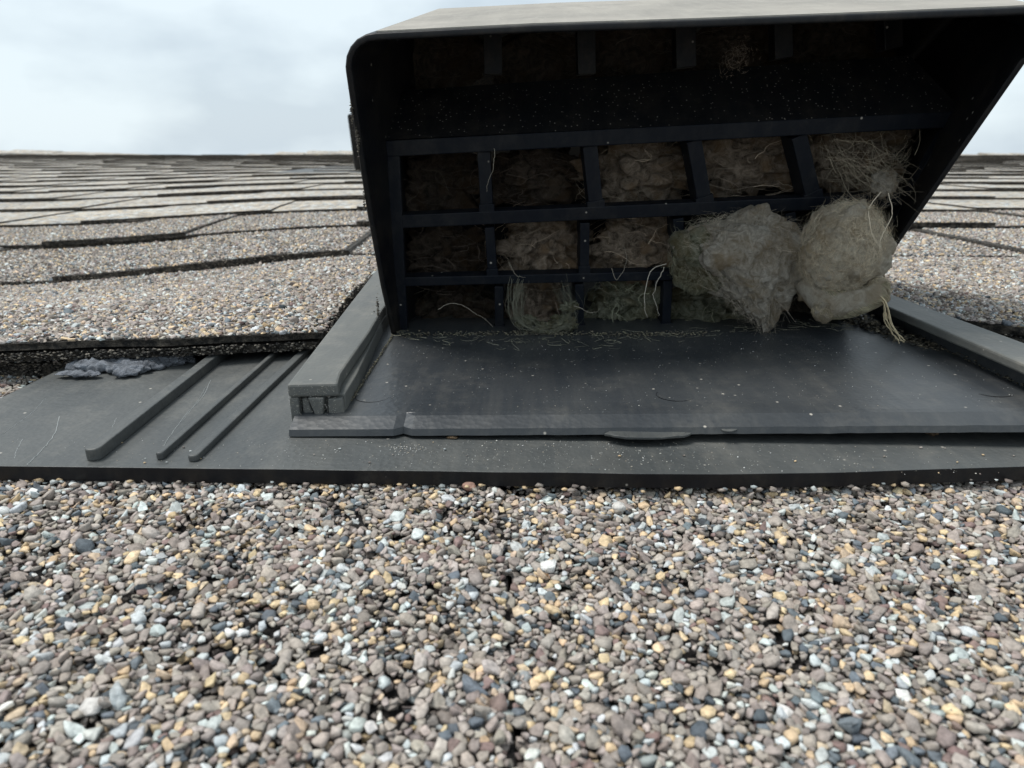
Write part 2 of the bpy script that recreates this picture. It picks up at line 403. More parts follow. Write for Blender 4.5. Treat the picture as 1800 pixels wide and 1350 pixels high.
SEAM = lambda y: -.43+(10.77-np.asarray(y))*.062
sL = empty('asphalt_shingle', (-4, 8, 0), 'multicoloured granule shingle in front of the vent, left of the vertical seam', 'shingle', 'shingles in front of the vent')
slab('mat', lambda y: -26, lambda y: float(SEAM(y)), lambda x: -12, lambda x: 18, lambda x, y: -.13, .3, sL, 30, 24, .03, M['asphalt'])
scatter('granules', -15, .8, 3.2, 12.2, lambda x, y: x*0, sL, lambda x, y: (x < SEAM(y)-.01+.05*np.sin(y*9)) & ((x < SEAM(y)-.16) | (rng.random(len(x)) < .8)), 2, gaps=.14)
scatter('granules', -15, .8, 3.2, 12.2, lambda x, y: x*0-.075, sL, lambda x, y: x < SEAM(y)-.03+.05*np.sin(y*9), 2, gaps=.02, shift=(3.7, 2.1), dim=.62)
scatter('granules', -26, -11.6, 12.2, 17.5, lambda x, y: x*0, sL, lambda x, y: x < -11.6, 1)
sR = empty('asphalt_shingle', (4, 8, 0), 'multicoloured granule shingle in front of the vent, right of the vertical seam', 'shingle', 'shingles in front of the vent')
slab('mat', lambda y: float(SEAM(y))+.05, lambda y: 26, lambda x: -12, lambda x: 18, lambda x, y: -.23, .3, sR, 30, 24, .03, M['asphalt'])
scatter('granules', -.6, 15, 3.2, 12.2, lambda x, y: x*0-.10, sR, lambda x, y: x > SEAM(y)+.0+.05*np.sin(y*7), 2, gaps=.05)
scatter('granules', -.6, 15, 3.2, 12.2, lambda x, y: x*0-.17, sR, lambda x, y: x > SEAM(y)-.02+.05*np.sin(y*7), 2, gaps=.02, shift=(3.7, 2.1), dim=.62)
# loose reddish stone wedged at the flange edge
def lump(name, c, rad, col_mat, parent=None, sub=3, amp=.25, freq=1.5, seed=0, flat=0):
    V, T = ico(sub); W = []
    for v in V:
        d = 1+amp*mnoise.fractal(Vector(v)*freq+Vector((seed, seed*.7, 0)), 1, 2, 4)
        W.append(v*d*np.array(rad)+np.array(c))
    o = mesh(name, W, [list(map(int, t_)) for t_ in T], col_mat, parent, smooth=not flat); return o
M['redstone'] = simple('pinkish_stone', (.42, .24, .18), (.52, .33, .26), 500, .9)
o = lump('stone', onz(825, 856, .06)+np.array([0, .05, 0]), (.14, .10, .09), M['redstone'], sub=2, flat=1)
tag(o, 'small pinkish stone poking out under the front edge of the plastic flange', 'stone')

# ------------------------------------------------------------------ the vent
vent = empty('roof_vent', (3.2, 16, .05), 'black plastic roof vent hood on a grey flange, choked with nest fibres', 'vent', 'plastic roof vents')
def tilt(x): return .018*(x+4.7)
def flz(x): return .35-.05*float(sm((x-4)/9))
def fly(x): return 10.86+.62*float(sm((x-2)/9))**1.3
# flange
V = []; F = []
xs = np.linspace(-12.05, 15.5, 56)
for j, s_ in enumerate((0, .03, .5, 1)):
    for x in xs:
        y0 = fly(x)+.02*mnoise.noise(Vector((x*.8, 0, 0))); V.append((x, y0+(21.5-y0)*s_, flz(x)))
nx = len(xs)
for j in range(3):
    for i in range(nx-1): F.append([j*nx+i, j*nx+i+1, (j+1)*nx+i+1, (j+1)*nx+i])
k = len(V)
for x in xs: V.append((x, fly(x)+.02*mnoise.noise(Vector((x*.8, 0, 0))), flz(x)-.285))
for x in xs: V.append((x, 21.5, flz(x)-.285))
F += [[i, k+i, k+i+1, i+1] for i in range(nx-1)]; F += [[k+i, k+nx+i, k+nx+i+1, k+i+1] for i in range(nx-1)]
F += [[0, nx, 2*nx, 3*nx, k+nx, k], [nx-1, k+nx-1, k+2*nx-1, 4*nx-1, 3*nx-1, 2*nx-1]]
fl = mesh('flange', V, F, M['flange'], vent, bevel=.012)
fl.data.materials.append(M['hood'])
for p_ in fl.data.polygons:
    if abs(p_.normal.z) < .5: p_.material_index = 1
# ribs: rounded front end, running up the slope
def rib(x0, x1, y0, h, xe0, xe1):
    mb = MB(); r = (x1-x0)/2; pts = [((x0+x1)/2-r*math.cos(a), y0+r-r*math.sin(a)) for a in np.linspace(0, math.pi, 9)]
    pts = pts+[(xe1, 19.5), (xe0, 19.5)]
    mb.hexa([(x, y, .345) for x, y in pts], [(x, y, .35+h) for x, y in pts])
    mb.build('rib', M['flange'], vent, bevel=.03)
rib(-8.12, -7.83, 11.08, .24, -8.55, -8.3); rib(-6.83, -6.69, 11.16, .15, -7.0, -6.88); rib(-6.22, -6.02, 11.1, .13, -6.3, -6.08)
# base plate (shelf) with bevelled front, broken notch and lifted right end
def platez(x): return .62+tilt(x)
V = []; F = []
xs = np.linspace(-4.72, 12.0, 90); prof = [(12.36, -.25), (12.26, -.23), (12.30, -.14), (12.66, -.015), (12.8, 0), (13.28, 0), (13.31, -.004), (13.34, 0), (20, .0), (28, 0)]
for j, (y, dz) in enumerate(prof):
    for x in xs:
        yy = y; wob = .025*mnoise.noise(Vector((x*1.7, 1, 0)))+.02*mnoise.noise(Vector((x*6, 1, 0)))*(x > .5)
        if j < 4: yy += wob+(.0 if x < 0 else .03*mnoise.noise(Vector((x*3, 4, 0))))
        if abs(x+2.5) < .11 and j < 4: yy += .15+.1*mnoise.noise(Vector((x*20, 0, 0)))
        V.append((x, yy, platez(x)+dz))
nx = len(xs)
for j in range(len(prof)-1):
    for i in range(nx-1): F.append([j*nx+i, j*nx+i+1, (j+1)*nx+i+1, (j+1)*nx+i])
k = len(V); V += [(xs[0], 28, .5), (xs[-1], 28, .5)]
o = mesh('base_plate', V, F, M['shelf'], vent, solid=.06); plate = o
# moulded ejector rings on the plate
for (u, v, r_, a0, a1) in ((655, 700, .36, 3.1, 6.6), (1187, 697, .4, 2.6, 6.2), (1740, 689, .42, 3.7, 5.6)):
    c_ = onz(u, v, platez(onz(u, v, .7)[0])); A = np.linspace(a0, a1, 26)
    L_ = np.stack([c_[0]+r_*np.cos(A), c_[1]+r_*np.sin(A)*.9, c_[2]+.031+0*A], -1)[None]
    Vt, Tt = tubes(L_, np.array([[.004+.004*math.sin(math.pi*i/25) for i in range(26)]]), 4); mesh('moulding_mark', Vt, [list(map(int, q)) for q in Tt], M['hood'], vent)
# torn flashing of plastic at the front edge
def flap(name, u0, u1, v0, v1, z, th, mat, seed):
    cx = (u0+u1)/2; mb = MB(); pts = []
    for a in np.linspace(0, 2*math.pi, 30, endpoint=False):
        q = 1+.12*mnoise.noise(Vector((math.cos(a)*3, math.sin(a)*3, seed)))
        pts.append(onz(cx+(u1-u0)/2*math.cos(a)*q, (v0+v1)/2+(v1-v0)/2*math.sin(a)*q, z))
    mb.hexa([(p[0], p[1], z-th+.0) for p in pts], [(p[0], p[1], z+.02*mnoise.noise(Vector((p[0]*4, 0, 0)))) for p in pts])
    return mb.build(name, mat, vent, bevel=.01)
o = flap('torn_edge', 1066, 1216, 751, 769, .55, .05, M['flange'], 1); o['label'] = 'torn curled tongue of plastic on the front edge of the plate'
flap('torn_edge', 1268, 1296, 750, 757, .62, .03, M['flange'], 2); flap('torn_edge', 1650, 1705, 744, 752, .66, .03, M['flange'], 5)

# rails
def rail_mesh(top, zt, zb, mat, name='rail', bev=.05):
    mb = MB(); mb.hexa([(p[0], p[1], zb) for p in top], [(p[0], p[1], zt) for p in top]); return mb.build(name, mat, vent, bevel=bev)
tl = [onz(504, 676, 1.3), onz(594, 674, 1.3), onz(599, 656, 1.3), onz(609, 641, 1.3), onz(649, 584, 1.3), onz(673, 543, 1.3)]
e0, e1 = onz(648, 492, 1.3), tl[5]
top = [(p[0], p[1]) for p in tl]+[(e1[0]-.25, 28.), (e0[0]-.35, 28.)]
railL = rail_mesh(top, 1.3, 1.02, M['rail'])
body = [(tl[0][0]+.02, 12.95), (-3.74, 12.95), (-3.80, 14.2), (e1[0]+.02, 19.), (e1[0]-.2, 27.9), (e0[0]-.3, 27.9)]
mb = MB(); mb.hexa([(x, y, .36) for x, y in body], [(x, y, 1.018) for x, y in body]); mb.build('rail_side', M['rail'], vent, bevel=.03)
yF = tl[0][1]; xa = tl[0][0]; mb = MB()
def zb(u0, u1): return xa+(u0-502)/92*.98, xa+(u1-502)/92*.98
x0, x1 = zb(502, 520); mb.hexa([(x0, yF+.03, .37), (x1-.02, yF+.03, .37), (x1, 12.93, .37), (x0, 12.93, .37)], [(x0, yF+.03, 1.01), (x1, yF+.03, 1.01), (x1, 12.93, 1.01), (x0, 12.93, 1.01)])
x0, x1 = zb(523, 540); mb.hexa([(x0, yF+.12, .5), (x1+.06, yF+.12, .5), (x1+.06, 12.93, .5), (x0, 12.93, .5)], [(x0, yF+.12, .97), (x1-.06, yF+.12, .97), (x1-.06, 12.93, .97), (x0, 12.93, .97)])
x0, x1 = zb(541, 568); mb.hexa([(x0+.08, yF+.04, .6), (x1-.06, yF+.04, .6), (x1-.06, 12.93, .6), (x0+.08, 12.93, .6)], [(x0-.04, yF+.02, 1.01), (x1, yF+.02, 1.01), (x1, 12.93, 1.01), (x0-.04, 12.93, 1.01)])
x0, x1 = zb(572, 603); mb.hexa([(x0, yF+.09, .5), (x1, yF+.12, .5), (x1, 12.93, .5), (x0, 12.93, .5)], [(x0+.02, yF+.09, .97), (x1-.02, yF+.12, .97), (x1-.02, 12.93, .97), (x0+.02, 12.93, .97)])
mb.build('rail_end', M['rail'], vent, bevel=.03)
zR = 1.55
ri = [onz(1800+60, 665, zR), onz(1800, 640, zR), onz(1700, 598, zR), onz(1680, 590, zR), onz(1558, 538, zR), onz(1540, 520, zR)]
ro = [onz(1542, 508, zR), onz(1570, 518, zR), onz(1800, 602, zR), onz(1870, 628, zR)]
top = [(p[0], p[1]) for p in [onz(1870, 672, zR)]+ri[1:]+ro]
o = rail_mesh(top, zR, zR-.22, M['rail'])
xi = lambda y: 10.42+(18-y)*.03
body = [(xi(12.9), 12.9), (xi(12.9)+1.0, 12.9), (xi(20)+1.0, 21), (xi(20)+.05, 21)]
mb = MB(); mb.hexa([(x, y, .36) for x, y in body], [(x, y, zR-.224) for x, y in body]); mb.build('rail_side', M['shelf'], vent, bevel=.03)

# hood shell: open mouth leaning over the plate, top rising to the back
mouth = lambda x, z: (x, 18.9+.04*(x+3.93)-.46*(z-.6), z)
P2 = [(-3.95, .6), (-4.02, 2.2), (-4.03, 4.2), (-3.99, 6), (-3.95, 7.25)]
for a in np.linspace(.15, math.pi/2, 6): P2.append((-3.20-.75*math.cos(a), 7.25+.72*math.sin(a)))
P2 += [(0, 8.11), (3.2, 8.2), (6.5, 8.31), (9.6, 8.42)]
for a in np.linspace(math.pi/2, .1, 6): P2.append((10.25+.7*math.cos(a), 7.75+.70*math.sin(a)))
P2 += [(10.55, 7.45), (10.15, 5.8), (9.72, 4.0), (9.29, 2.2), (9.05, 1.1)]
front = [np.array(mouth(x, z)) for x, z in P2]
n2 = len(P2)
def backpt(i):
    x, z = P2[i]; x = -3.55+(x+3.95)*1.08
    zz = z+(1.55 if z > 7.2 else .2*z)
    return np.array([x+.25*(x > 4), 22.6+.45*(z < 3), zz])
def back2(i):
    x, z = P2[i]; return np.array([-3.4+(x+3.95)*.98, 29.5-.15*z, .5+z*.55])
back = [backpt(i) for i in range(n2)]; far = [back2(i) for i in range(n2)]
cen = np.array([3.2, 0, 4.])
def inset(L_, d):
    R = []
    for i, p in enumerate(L_):
        a = L_[max(0, i-1)]; b_ = L_[min(len(L_)-1, i+1)]; t_ = (b_-a)/np.linalg.norm(b_-a)
        n_ = np.cross(t_, np.array([0, 1, 0])); n_ /= np.linalg.norm(n_)
        if n_@(cen*[1, 0, 1]-p*[1, 0, 1]) < 0: n_ = -n_
        R.append(p+n_*d)
    return R
rings = [front, back, far]
fi, bi, ri2 = inset(front, .15), inset(back, .2), inset(far, .2)
lip_out = [p+np.array([0, -.03, 0]) for p in inset(front, .035)]; lip_in = [p+np.array([0, -.03, 0]) for p in inset(front, .11)]
seq = [far, back, front, lip_out, lip_in, fi, bi, ri2]
iL = 10; iR = n2-11                        # the bleached roof panel spans these indices
V = [p for L_ in seq for p in L_]; F = []
for j in range(len(seq)-1):
    for i in range(n2-1): F.append([j*n2+i, j*n2+i+1, (j+1)*n2+i+1, (j+1)*n2+i])
k = len(V)
F.append(list(range(n2)))                  # back wall
hood = mesh('hood', V, F, M['hood'], vent)
hood.data.polygons.foreach_set('use_smooth', [False]*len(hood.data.polygons))
for p_ in hood.data.polygons:
    if len(p_.vertices) == 4: p_.use_smooth = True
m_ = hood.modifiers.new('ws', 'WEIGHTED_NORMAL')
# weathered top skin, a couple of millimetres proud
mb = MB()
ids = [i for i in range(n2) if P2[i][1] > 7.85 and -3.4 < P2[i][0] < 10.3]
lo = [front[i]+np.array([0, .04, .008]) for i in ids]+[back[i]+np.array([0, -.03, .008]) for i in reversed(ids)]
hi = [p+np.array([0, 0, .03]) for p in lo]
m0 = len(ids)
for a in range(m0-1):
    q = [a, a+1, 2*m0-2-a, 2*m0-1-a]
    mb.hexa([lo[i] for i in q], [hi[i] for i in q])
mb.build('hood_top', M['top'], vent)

# grille
G = ((-3.9, 19.3, .6), (-.04, 1, .15)); GN = np.array(G[1])/np.linalg.norm(G[1])
g = lambda u, v: onpl(u, v, *G)
fr = MB()
fr.bar(g(678, 262), g(1693, 209), .40, .35, GN)
fr.bar(g(690, 268), g(706, 585), .34, .3, GN, .03)
fr.bar(g(1676, 226), g(1548, 450), .34, .3, GN, .03)
fr.build('grille_frame', M['grille'], vent, bevel=.03)
for (p, q, w_) in (((703, 391), (1585, 352), .36), ((705, 497), (1520, 478), .27)):
    mb = MB(); mb.bar(g(*p), g(*q), w_, .45, GN, .05); mb.build('grille_bar', M['grille'], vent, bevel=.03)
vb = [((850, 268), (856, 380), .42), ((1038, 258), (1050, 375), .48), ((1222, 248), (1243, 368), .48), ((1408, 240), (1436, 360), .5),
      ((860, 402), (866, 490), .33), ((1029, 394), (1028, 486), .33), ((1194, 386), (1198, 480), .36), ((1392, 376), (1400, 470), .36),
      ((877, 506), (878, 590), .32), ((1019, 502), (1020, 588), .32), ((1176, 496), (1172, 586), .32), ((1345, 490), (1340, 560), .32)]
for p, q, w_ in vb:
    mb = MB(); w_ *= .8; mb.bar(g(*p), g(*q), w_, .9, GN, .10)
    e = (np.array(q)-np.array(p)); c2 = np.array(p)+e*.82
    mb.bar(g(*(c2)), g(*q), w_*1.25, .2, GN, .06); mb.build('grille_bar', M['grille'], vent, bevel=.02)
# collar panel above the frame, with a row of openings between short bars above it
mb = MB(); q = [g(676, 246), g(1694, 195), onpl(1600, 98, (0, 20.4, 0), (-.04, 1, .0)), onpl(700, 160, (0, 20.4, 0), (-.04, 1, .0))]
q = [np.array(p) for p in q]; mb.hexa(q, [p+np.array([0, .2, .02]) for p in q]); mb.build('collar_panel', M['panel'], vent)
for u, v0, v1, w_ in ((865, 60, 150, .5), (1030, 55, 150, .5), (1205, 50, 138, .55), (1377, 42, 122, .5), (1570, 40, 105, .5)):
    P_ = ((0, 20.5, 0), (-.04, 1, 0)); mb = MB(); mb.bar(onpl(u, v0-30, *P_), onpl(u+2, v1-20, *P_), w_, .5, (-.04, 1, 0), 0); mb.build('grille_bar', M['hood'], vent, bevel=.02)

# ------------------------------------------------------------------ far vent
def far_vent():
    fx, fy = -38.2, 150
    t0 = empty('roof_vent', (fx+16, fy, -1.5), 'dark vent farther up the roof, mostly hidden behind the near hood', 'vent', 'plastic roof vents')
    z0 = -1.2
    mb = MB(); mb.box((fx-13, fy-9, z0+.8), (fx+45, fy+34, z0+1.4)); mb.build('flange', M['flange'], t0, bevel=.1)
    mb = MB(); mb.hexa([(fx+1, fy, z0+1.4), (fx+31, fy, z0+1.4), (fx+31, fy+24, z0+1.4), (fx+1, fy+24, z0+1.4)],
                       [(fx+1, fy-3, z0+12.5), (fx+32, fy-3, z0+12.5), (fx+31, fy+22, z0+10), (fx+1, fy+22, z0+10)]); mb.build('hood', M['hood'], t0, bevel=.5)
    mb = MB(); mb.hexa([(fx+4, fy-1.5, z0+3), (fx+28, fy-1.5, z0+3), (fx+28, fy, z0+3), (fx+4, fy, z0+3)], [(fx+3.4, fy-3.2, z0+11), (fx+28.6, fy-3.2, z0+11), (fx+28.6, fy, z0+12.5), (fx+3.4, fy, z0+12.5)]); mb.build('grille_frame', M['grille'], t0, bevel=.2)
far_vent()

# ------------------------------------------------------------------ shingles around the vent
def cutL(y):                      # ragged cut running up beside the left rail
    return float(np.interp(y, [15, 17.7, 19.9, 23.8, 28.4, 38], [-5.35, -5.45, -5.85, -6.36, -6.6, -6.4])+.12*mnoise.noise(Vector((y*1.6, 0, 0)))+.05*mnoise.noise(Vector((y*6, 3, 0))))
def yfA(x): return float(np.interp(x, [-30, -13.3, -9.1, -5.45, 0], [15.6, 16.15, 16.5, 17.74, 18.5])+.05*mnoise.noise(Vector((x*1.3, 2, 0))))
def zA(x, y): return 1.08-.045*(np.asarray(y, float)-17)+warp(x, y)+.05*np.sin(np.asarray(x, float)*.5)
A = empty('asphalt_shingle', (-14, 22, .3), 'pale granule shingle overlapping the left of the flange, with a ragged cut beside the rail', 'shingle', 'shingles cut around the vent')
slab('mat', lambda y: -34, lambda y: cutL(y), yfA, lambda x: 38, lambda x, y: zA(x, y)-.03, .17, A, 90, 20, .07)
slab('mat', lambda y: -34, lambda y: cutL(y)-.12+.1*math.sin(y*2), lambda x: yfA(x)+.06+.08*mnoise.noise(Vector((x*1.1, 9, 0))), lambda x: 38, lambda x, y: zA(x, y)-.30, .20, A, 90, 12, .12)
scatter('granules', -34, -4.8, 15.5, 38, zA, A, lambda x, y: (y > np.interp(x, [-30, -13.3, -9.1, -5.45, 0], [15.6, 16.15, 16.5, 17.74, 18.5])+.04) & (x < np.interp(y, [15, 17.7, 19.9, 23.8, 28.4, 38], [-5.4, -5.5, -5.9, -6.4, -6.65, -6.4])) & (x > -14-(y-15)*1.0), 1, gaps=.0)
Lw = empty('asphalt_shingle', (-18, 18, .1), 'dark edged lower shingle beside the back left corner of the flange', 'shingle', 'shingles cut around the vent')
slab('mat', lambda y: -34, lambda y: -12.15, lambda x: 16.75+.05*math.sin(x*3), lambda x: 20, lambda x, y: .38-.02*(y-16.7), .34, Lw, 50, 4, .12)
scatter('granules', -24, -12.1, 16.8, 18, lambda x, y: x*0+.38, Lw, None, 1)
def yfB(x): return float(np.interp(x, [11, 12.0, 12.6, 13.6, 30], [22.0, 20.6, 19.3, 18.35, 18.2])+.05*mnoise.noise(Vector((x*1.3, 5, 0))))
def cutR(y): return float(np.interp(y, [18, 22.0, 26, 38], [11.6, 11.75, 12.2, 12.6])+.12*mnoise.noise(Vector((y*1.9, 0, 4)))+.05*mnoise.noise(Vector((y*6, 3, 4))))
def zB(x, y): return 1.1-.045*(np.asarray(y, float)-18)+.02*np.sin(np.asarray(x, float))
B = empty('asphalt_shingle', (20, 24, .3), 'pale granule shingle beside the right rail, right of the vent', 'shingle', 'shingles cut around the vent')
slab('mat', cutR, lambda y: 42, yfB, lambda x: 38, lambda x, y: zB(x, y)-.03, .22, B, 90, 20, .07)
slab('mat', lambda y: cutR(y)+.05, lambda y: 42, lambda x: yfB(x)-.1, lambda x: 38, lambda x, y: zB(x, y)-.34, .3, B, 90, 10, .14)
scatter('granules', 11.4, 34, 18, 38, zB, B, lambda x, y: (y > np.interp(x, [11, 12.0, 12.6, 13.6, 30], [22.0, 20.6, 19.3, 18.35, 18.2])+.04) & (x > np.interp(y, [18, 22.0, 26, 38], [11.65, 11.8, 12.25, 12.65])) & (x < 13+(y-16)*.95), 1, gaps=.0)

def edge_grit(parent, f, n, zt, depth, out_, rr=(.015, .05)):
    """granules and crumbs clinging to a cut edge; f(t) -> x, y on the edge, out_ = outward direction"""
    P_ = []; R_ = []
    for _ in range(n):
        x, y = f(rng.random()); dz = rng.random()**1.3*depth; k_ = rng.uniform(-.02, .05)
        P_.append((x+out_[0]*k_, y+out_[1]*k_+dz*.05, float(zt(x, y))-dz)); R_.append(rng.uniform(*rr))
    o = crumbs('edge_grit', P_, R_, [(.12, .105, .09), (.2, .18, .15), (.05, .045, .04), (.32, .28, .23), (.03, .028, .026), (.05, .045, .04)], parent); tag(o, kind='stuff')
def fA(t_): x = -25+19.4*t_; return x, yfA(x)
edge_grit(A, fA, 1700, lambda x, y: zA(x, y)-.26, .24, (0, -1))
edge_grit(A, lambda t_: (cutL(17.8+12*t_), 17.8+12*t_), 500, zA, .6, (1, 0))
def fB(t_): x = 11.9+11*t_; return x, yfB(x)
edge_grit(B, fB, 1100, lambda x, y: zB(x, y)-.26, .28, (0, -1)); edge_grit(B, lambda t_: (cutR(19.5+10*t_), 19.5+10*t_), 1000, zB, .6, (-1, 0))
edge_grit(Lw, lambda t_: (-22+9.8*t_, 16.75+.05*math.sin(3*(-22+9.8*t_))), 1500, lambda x, y: .38, .3, (0, -1))
# upper courses
def course(y0, y1, parent, halfw, name='course', t=.42, gran=None, seedk=0, nxs=1.2, coarse=1):
    rr_ = random.Random(int(y0*7)+seedk)
    base = lambda x, y: t*(1-(np.asarray(y, float)-y0)/(y1-y0+2.5))-.05+warp(x, y)
    segs = ((-halfw, halfw),)
    for a_, b_ in segs:
        slab('mat' if parent else name, lambda y: a_, lambda y: b_, lambda x: y0+.1*mnoise.noise(Vector((x*.3, y0, 0))), lambda x: y1+3, lambda x, y: float(base(x, y)), .35, parent, int((b_-a_)/nxs), 3, .12*coarse, M['felt'] if not gran else M['edge'])
    tabs = []; x = -halfw+rr_.uniform(0, 8)
    while x < halfw-8:
        wd = rr_.uniform(9, 22); tabs.append((x, x+wd)); x += wd+rr_.uniform(5, 14)
    for (a_, b_) in tabs:
        tp = rr_.uniform(.3, 1.4); slant = rr_.uniform(-1, 1)
        slab('tab', lambda y: a_+(y-y0)*(tp+slant*.5)*.12, lambda y: b_-(y-y0)*(tp-slant*.5)*.12, lambda x: y0-.12+.05*mnoise.noise(Vector((x*.35, y0*2, 0))), lambda x: y1+1.5,
             lambda x, y: float(base(x, y))+(.24 if gran else .17)*(1-.35*(y-y0)/(y1-y0)), .3, parent, max(4, int((b_-a_)/nxs)), 3, .12*coarse, M['felt'] if not gran else M['edge'])
    return base, tabs
ROWS = [35.6, 49, 62.5, 76, 90.5, 105, 119, 133, 147, 161, 175, 189, 203, 217, 231, 245, 259, 273, 287, 301, 315, 329]
ordn = ['first', 'second']
for i in (0, 1):
    y0, y1 = ROWS[i], ROWS[i+1]; hw = 52 if i == 0 else 70
    p_ = empty('shingle_course', (0, y0, 0), ['row of double layered shingles just above the vent, nearest of the upper rows', 'second row of shingles above the vent, with dark stepped edge'][i], 'shingle row', 'rows of shingles up the roof')
    base, tabs = course(y0, y1, p_, hw, gran=True, nxs=.6, seedk=3)
    def zc(x, y, base=base, tabs=tabs, y0=y0, y1=y1):
        z = base(x, y)
        for a_, b_ in tabs: z = z+np.where((x > a_+.3+(y-y0)*.1) & (x < b_-.3-(y-y0)*.1), .24*(1-.35*(y-y0)/(y1-y0)), 0)
        return z+.02
    if i == 1:
        scatter('granules', -56, -6, y0, y1+1, zc, p_, lambda x, y: x < -8-(y-49)*.2, 1, minr=.04, gaps=0)
        scatter('granules', 18, 46, y0, y1+1, zc, p_, lambda x, y: x > 24, 1, minr=.04, gaps=0)
    if i == 0:
        edge_grit(p_, lambda t_: (-34+28*t_, y0-.08), 1300, zc, .5, (0, -1), (.03, .07)); edge_grit(p_, lambda t_: (16+18*t_, y0-.08), 800, zc, .5, (0, -1), (.03, .07))
        scatter('granules', -40, -4, y0, y1+1, zc, p_, lambda x, y: x < -6, 1, minr=.045, gaps=0)
        scatter('granules', 12, 40, y0, y1+1, zc, p_, lambda x, y: x > 16, 1, minr=.045, gaps=0)
# remaining rows belong to the roof itself
objs = []
for i in range(2, len(ROWS)):
    y0 = ROWS[i]; y1 = ROWS[i+1] if i+1 < len(ROWS) else 343
    n_before = set(bpy.data.objects)
    course(y0, y1, None, 90+y0*.7, t=.36, nxs=2.5 if y0 < 150 else 6, coarse=1.6)
    objs += [o for o in bpy.data.objects if o not in n_before]
bm = bmesh.new()
for o in objs: bm.from_mesh(o.data)
me = bpy.data.meshes.new('roof'); bm.to_mesh(me); bm.free(); me.materials.append(M['felt']); me.materials.append(M['edge'])
for o in objs: bpy.data.objects.remove(o, do_unlink=True)
o = bpy.data.objects.new('roof', me); COL.objects.link(o); tag(o, kind='structure')
# ridge caps
mb = MB(); x = -320; rr_ = random.Random(5)
while x < 320:
    wd = 14.3; h = 1.0+1.3*math.cos((x+250)/160*2*math.pi)*(x < -20)+rr_.uniform(0, .5)
    mb.hexa([(x, 331, -1.3), (x+wd*1.6, 331, -1.3), (x+wd*1.6, 352, -5), (x, 352, -5)], [(x, 331.5, -.5+h*.6), (x+wd*1.6, 331.5, -.9+h*.6), (x+wd*1.6, 342, h-.9), (x, 342, h-.2)]); x += wd
o = mb.build('roof_ridge', M['felt']); tag(o, kind='structure')

# ------------------------------------------------------------------ sealant, crumbs, dust
sb = MB()
V0, T0 = ico(3)
for (u, v, rx, ry, rz_, s_) in ((178, 640, .62, .35, .22, 1), (205, 632, .5, .3, .3, 2), (240, 642, .65, .3, .2, 3), (290, 630, .7, .3, .3, 4), (232, 652, .3, .2, .1, 5), (152, 655, .5, .12, .06, 6), (185, 622, .42, .25, .34, 7), (318, 626, .4, .2, .2, 8)):
    c_ = onz(u, v, .4); k = 1
    W = [np.array(v_)*(1+.3*mnoise.fractal(Vector(v_)*2+Vector((s_*3, 0, 0)), 1, 2, 4))*np.array([rx*1.15, ry*1.25, rz_*.75])+c_+np.array([0, ry*.1-.30, .06]) for v_ in V0]
    sb.add(W, [list(map(int, q)) for q in T0])
o = sb.build('sealant_blob', M['sealant'], smooth=True)
md = o.modifiers.new('r', 'REMESH'); md.mode = 'VOXEL'; md.voxel_size = .00035; md.use_smooth_shade = True
tx = bpy.data.textures.new('sealant_lumps', 'CLOUDS'); tx.noise_scale = .0016; tx.noise_depth = 3
dm = o.modifiers.new('d', 'DISPLACE'); dm.texture = tx; dm.strength = .0022; dm.mid_level = .45
tag(o, 'lumpy blue grey sealant smeared on the flange under the left shingle edge', 'sealant')

# loose granules that washed down and lie along the edge of the flange
P_ = []; R_ = []
for _ in range(90):
    x = rng.uniform(-9.5, 9.5); P_.append((x, fly(x)-abs(rng.normal(0, .09)), .05+rng.uniform(0, .05))); R_.append(rng.uniform(.03, .08))
for _ in range(26):
    x = rng.uniform(-9.5, 9.5); P_.append((x, rng.uniform(11.0, 12.1), flz(x)+.02)); R_.append(rng.uniform(.015, .035))
o = crumbs('loose_granules', P_, R_, PAL[:8]); tag(o, 'loose roofing granules washed against the front edge of the flange', 'granules', kind='stuff')
# white specks over plate and flange
P_ = []; R_ = []
for _ in range(900):
    x = rng.uniform(-3.6, 10.3); y = rng.uniform(12.7, 19); P_.append((x, y, platez(x)+.035)); R_.append(rng.choice([.006, .009, .013], p=[.7, .25, .05]))
for _ in range(800):
    x = rng.normal(.8, 4.0); y = rng.uniform(10.95, 12.2); P_.append((x, y, flz(x)+.006)); R_.append(rng.choice([.006, .009, .014], p=[.65, .28, .07]))
for _ in range(260):
    u = rng.uniform(504, 600); P_.append((xa+rng.uniform(0, .95), yF+.03-rng.uniform(0, .04), rng.uniform(.5, 1.28))); R_.append(.006)
for _ in range(60):
    x = rng.normal(-2.3, .25); P_.append((x, rng.normal(11.75, .12), flz(x)+.008)); R_.append(.012)
o = crumbs('dust', P_, R_, [(.6, .58, .52), (.45, .4, .33), (.7, .7, .68)]); tag(o, 'pale grit specks scattered over the base plate and flange', 'grit', kind='stuff')
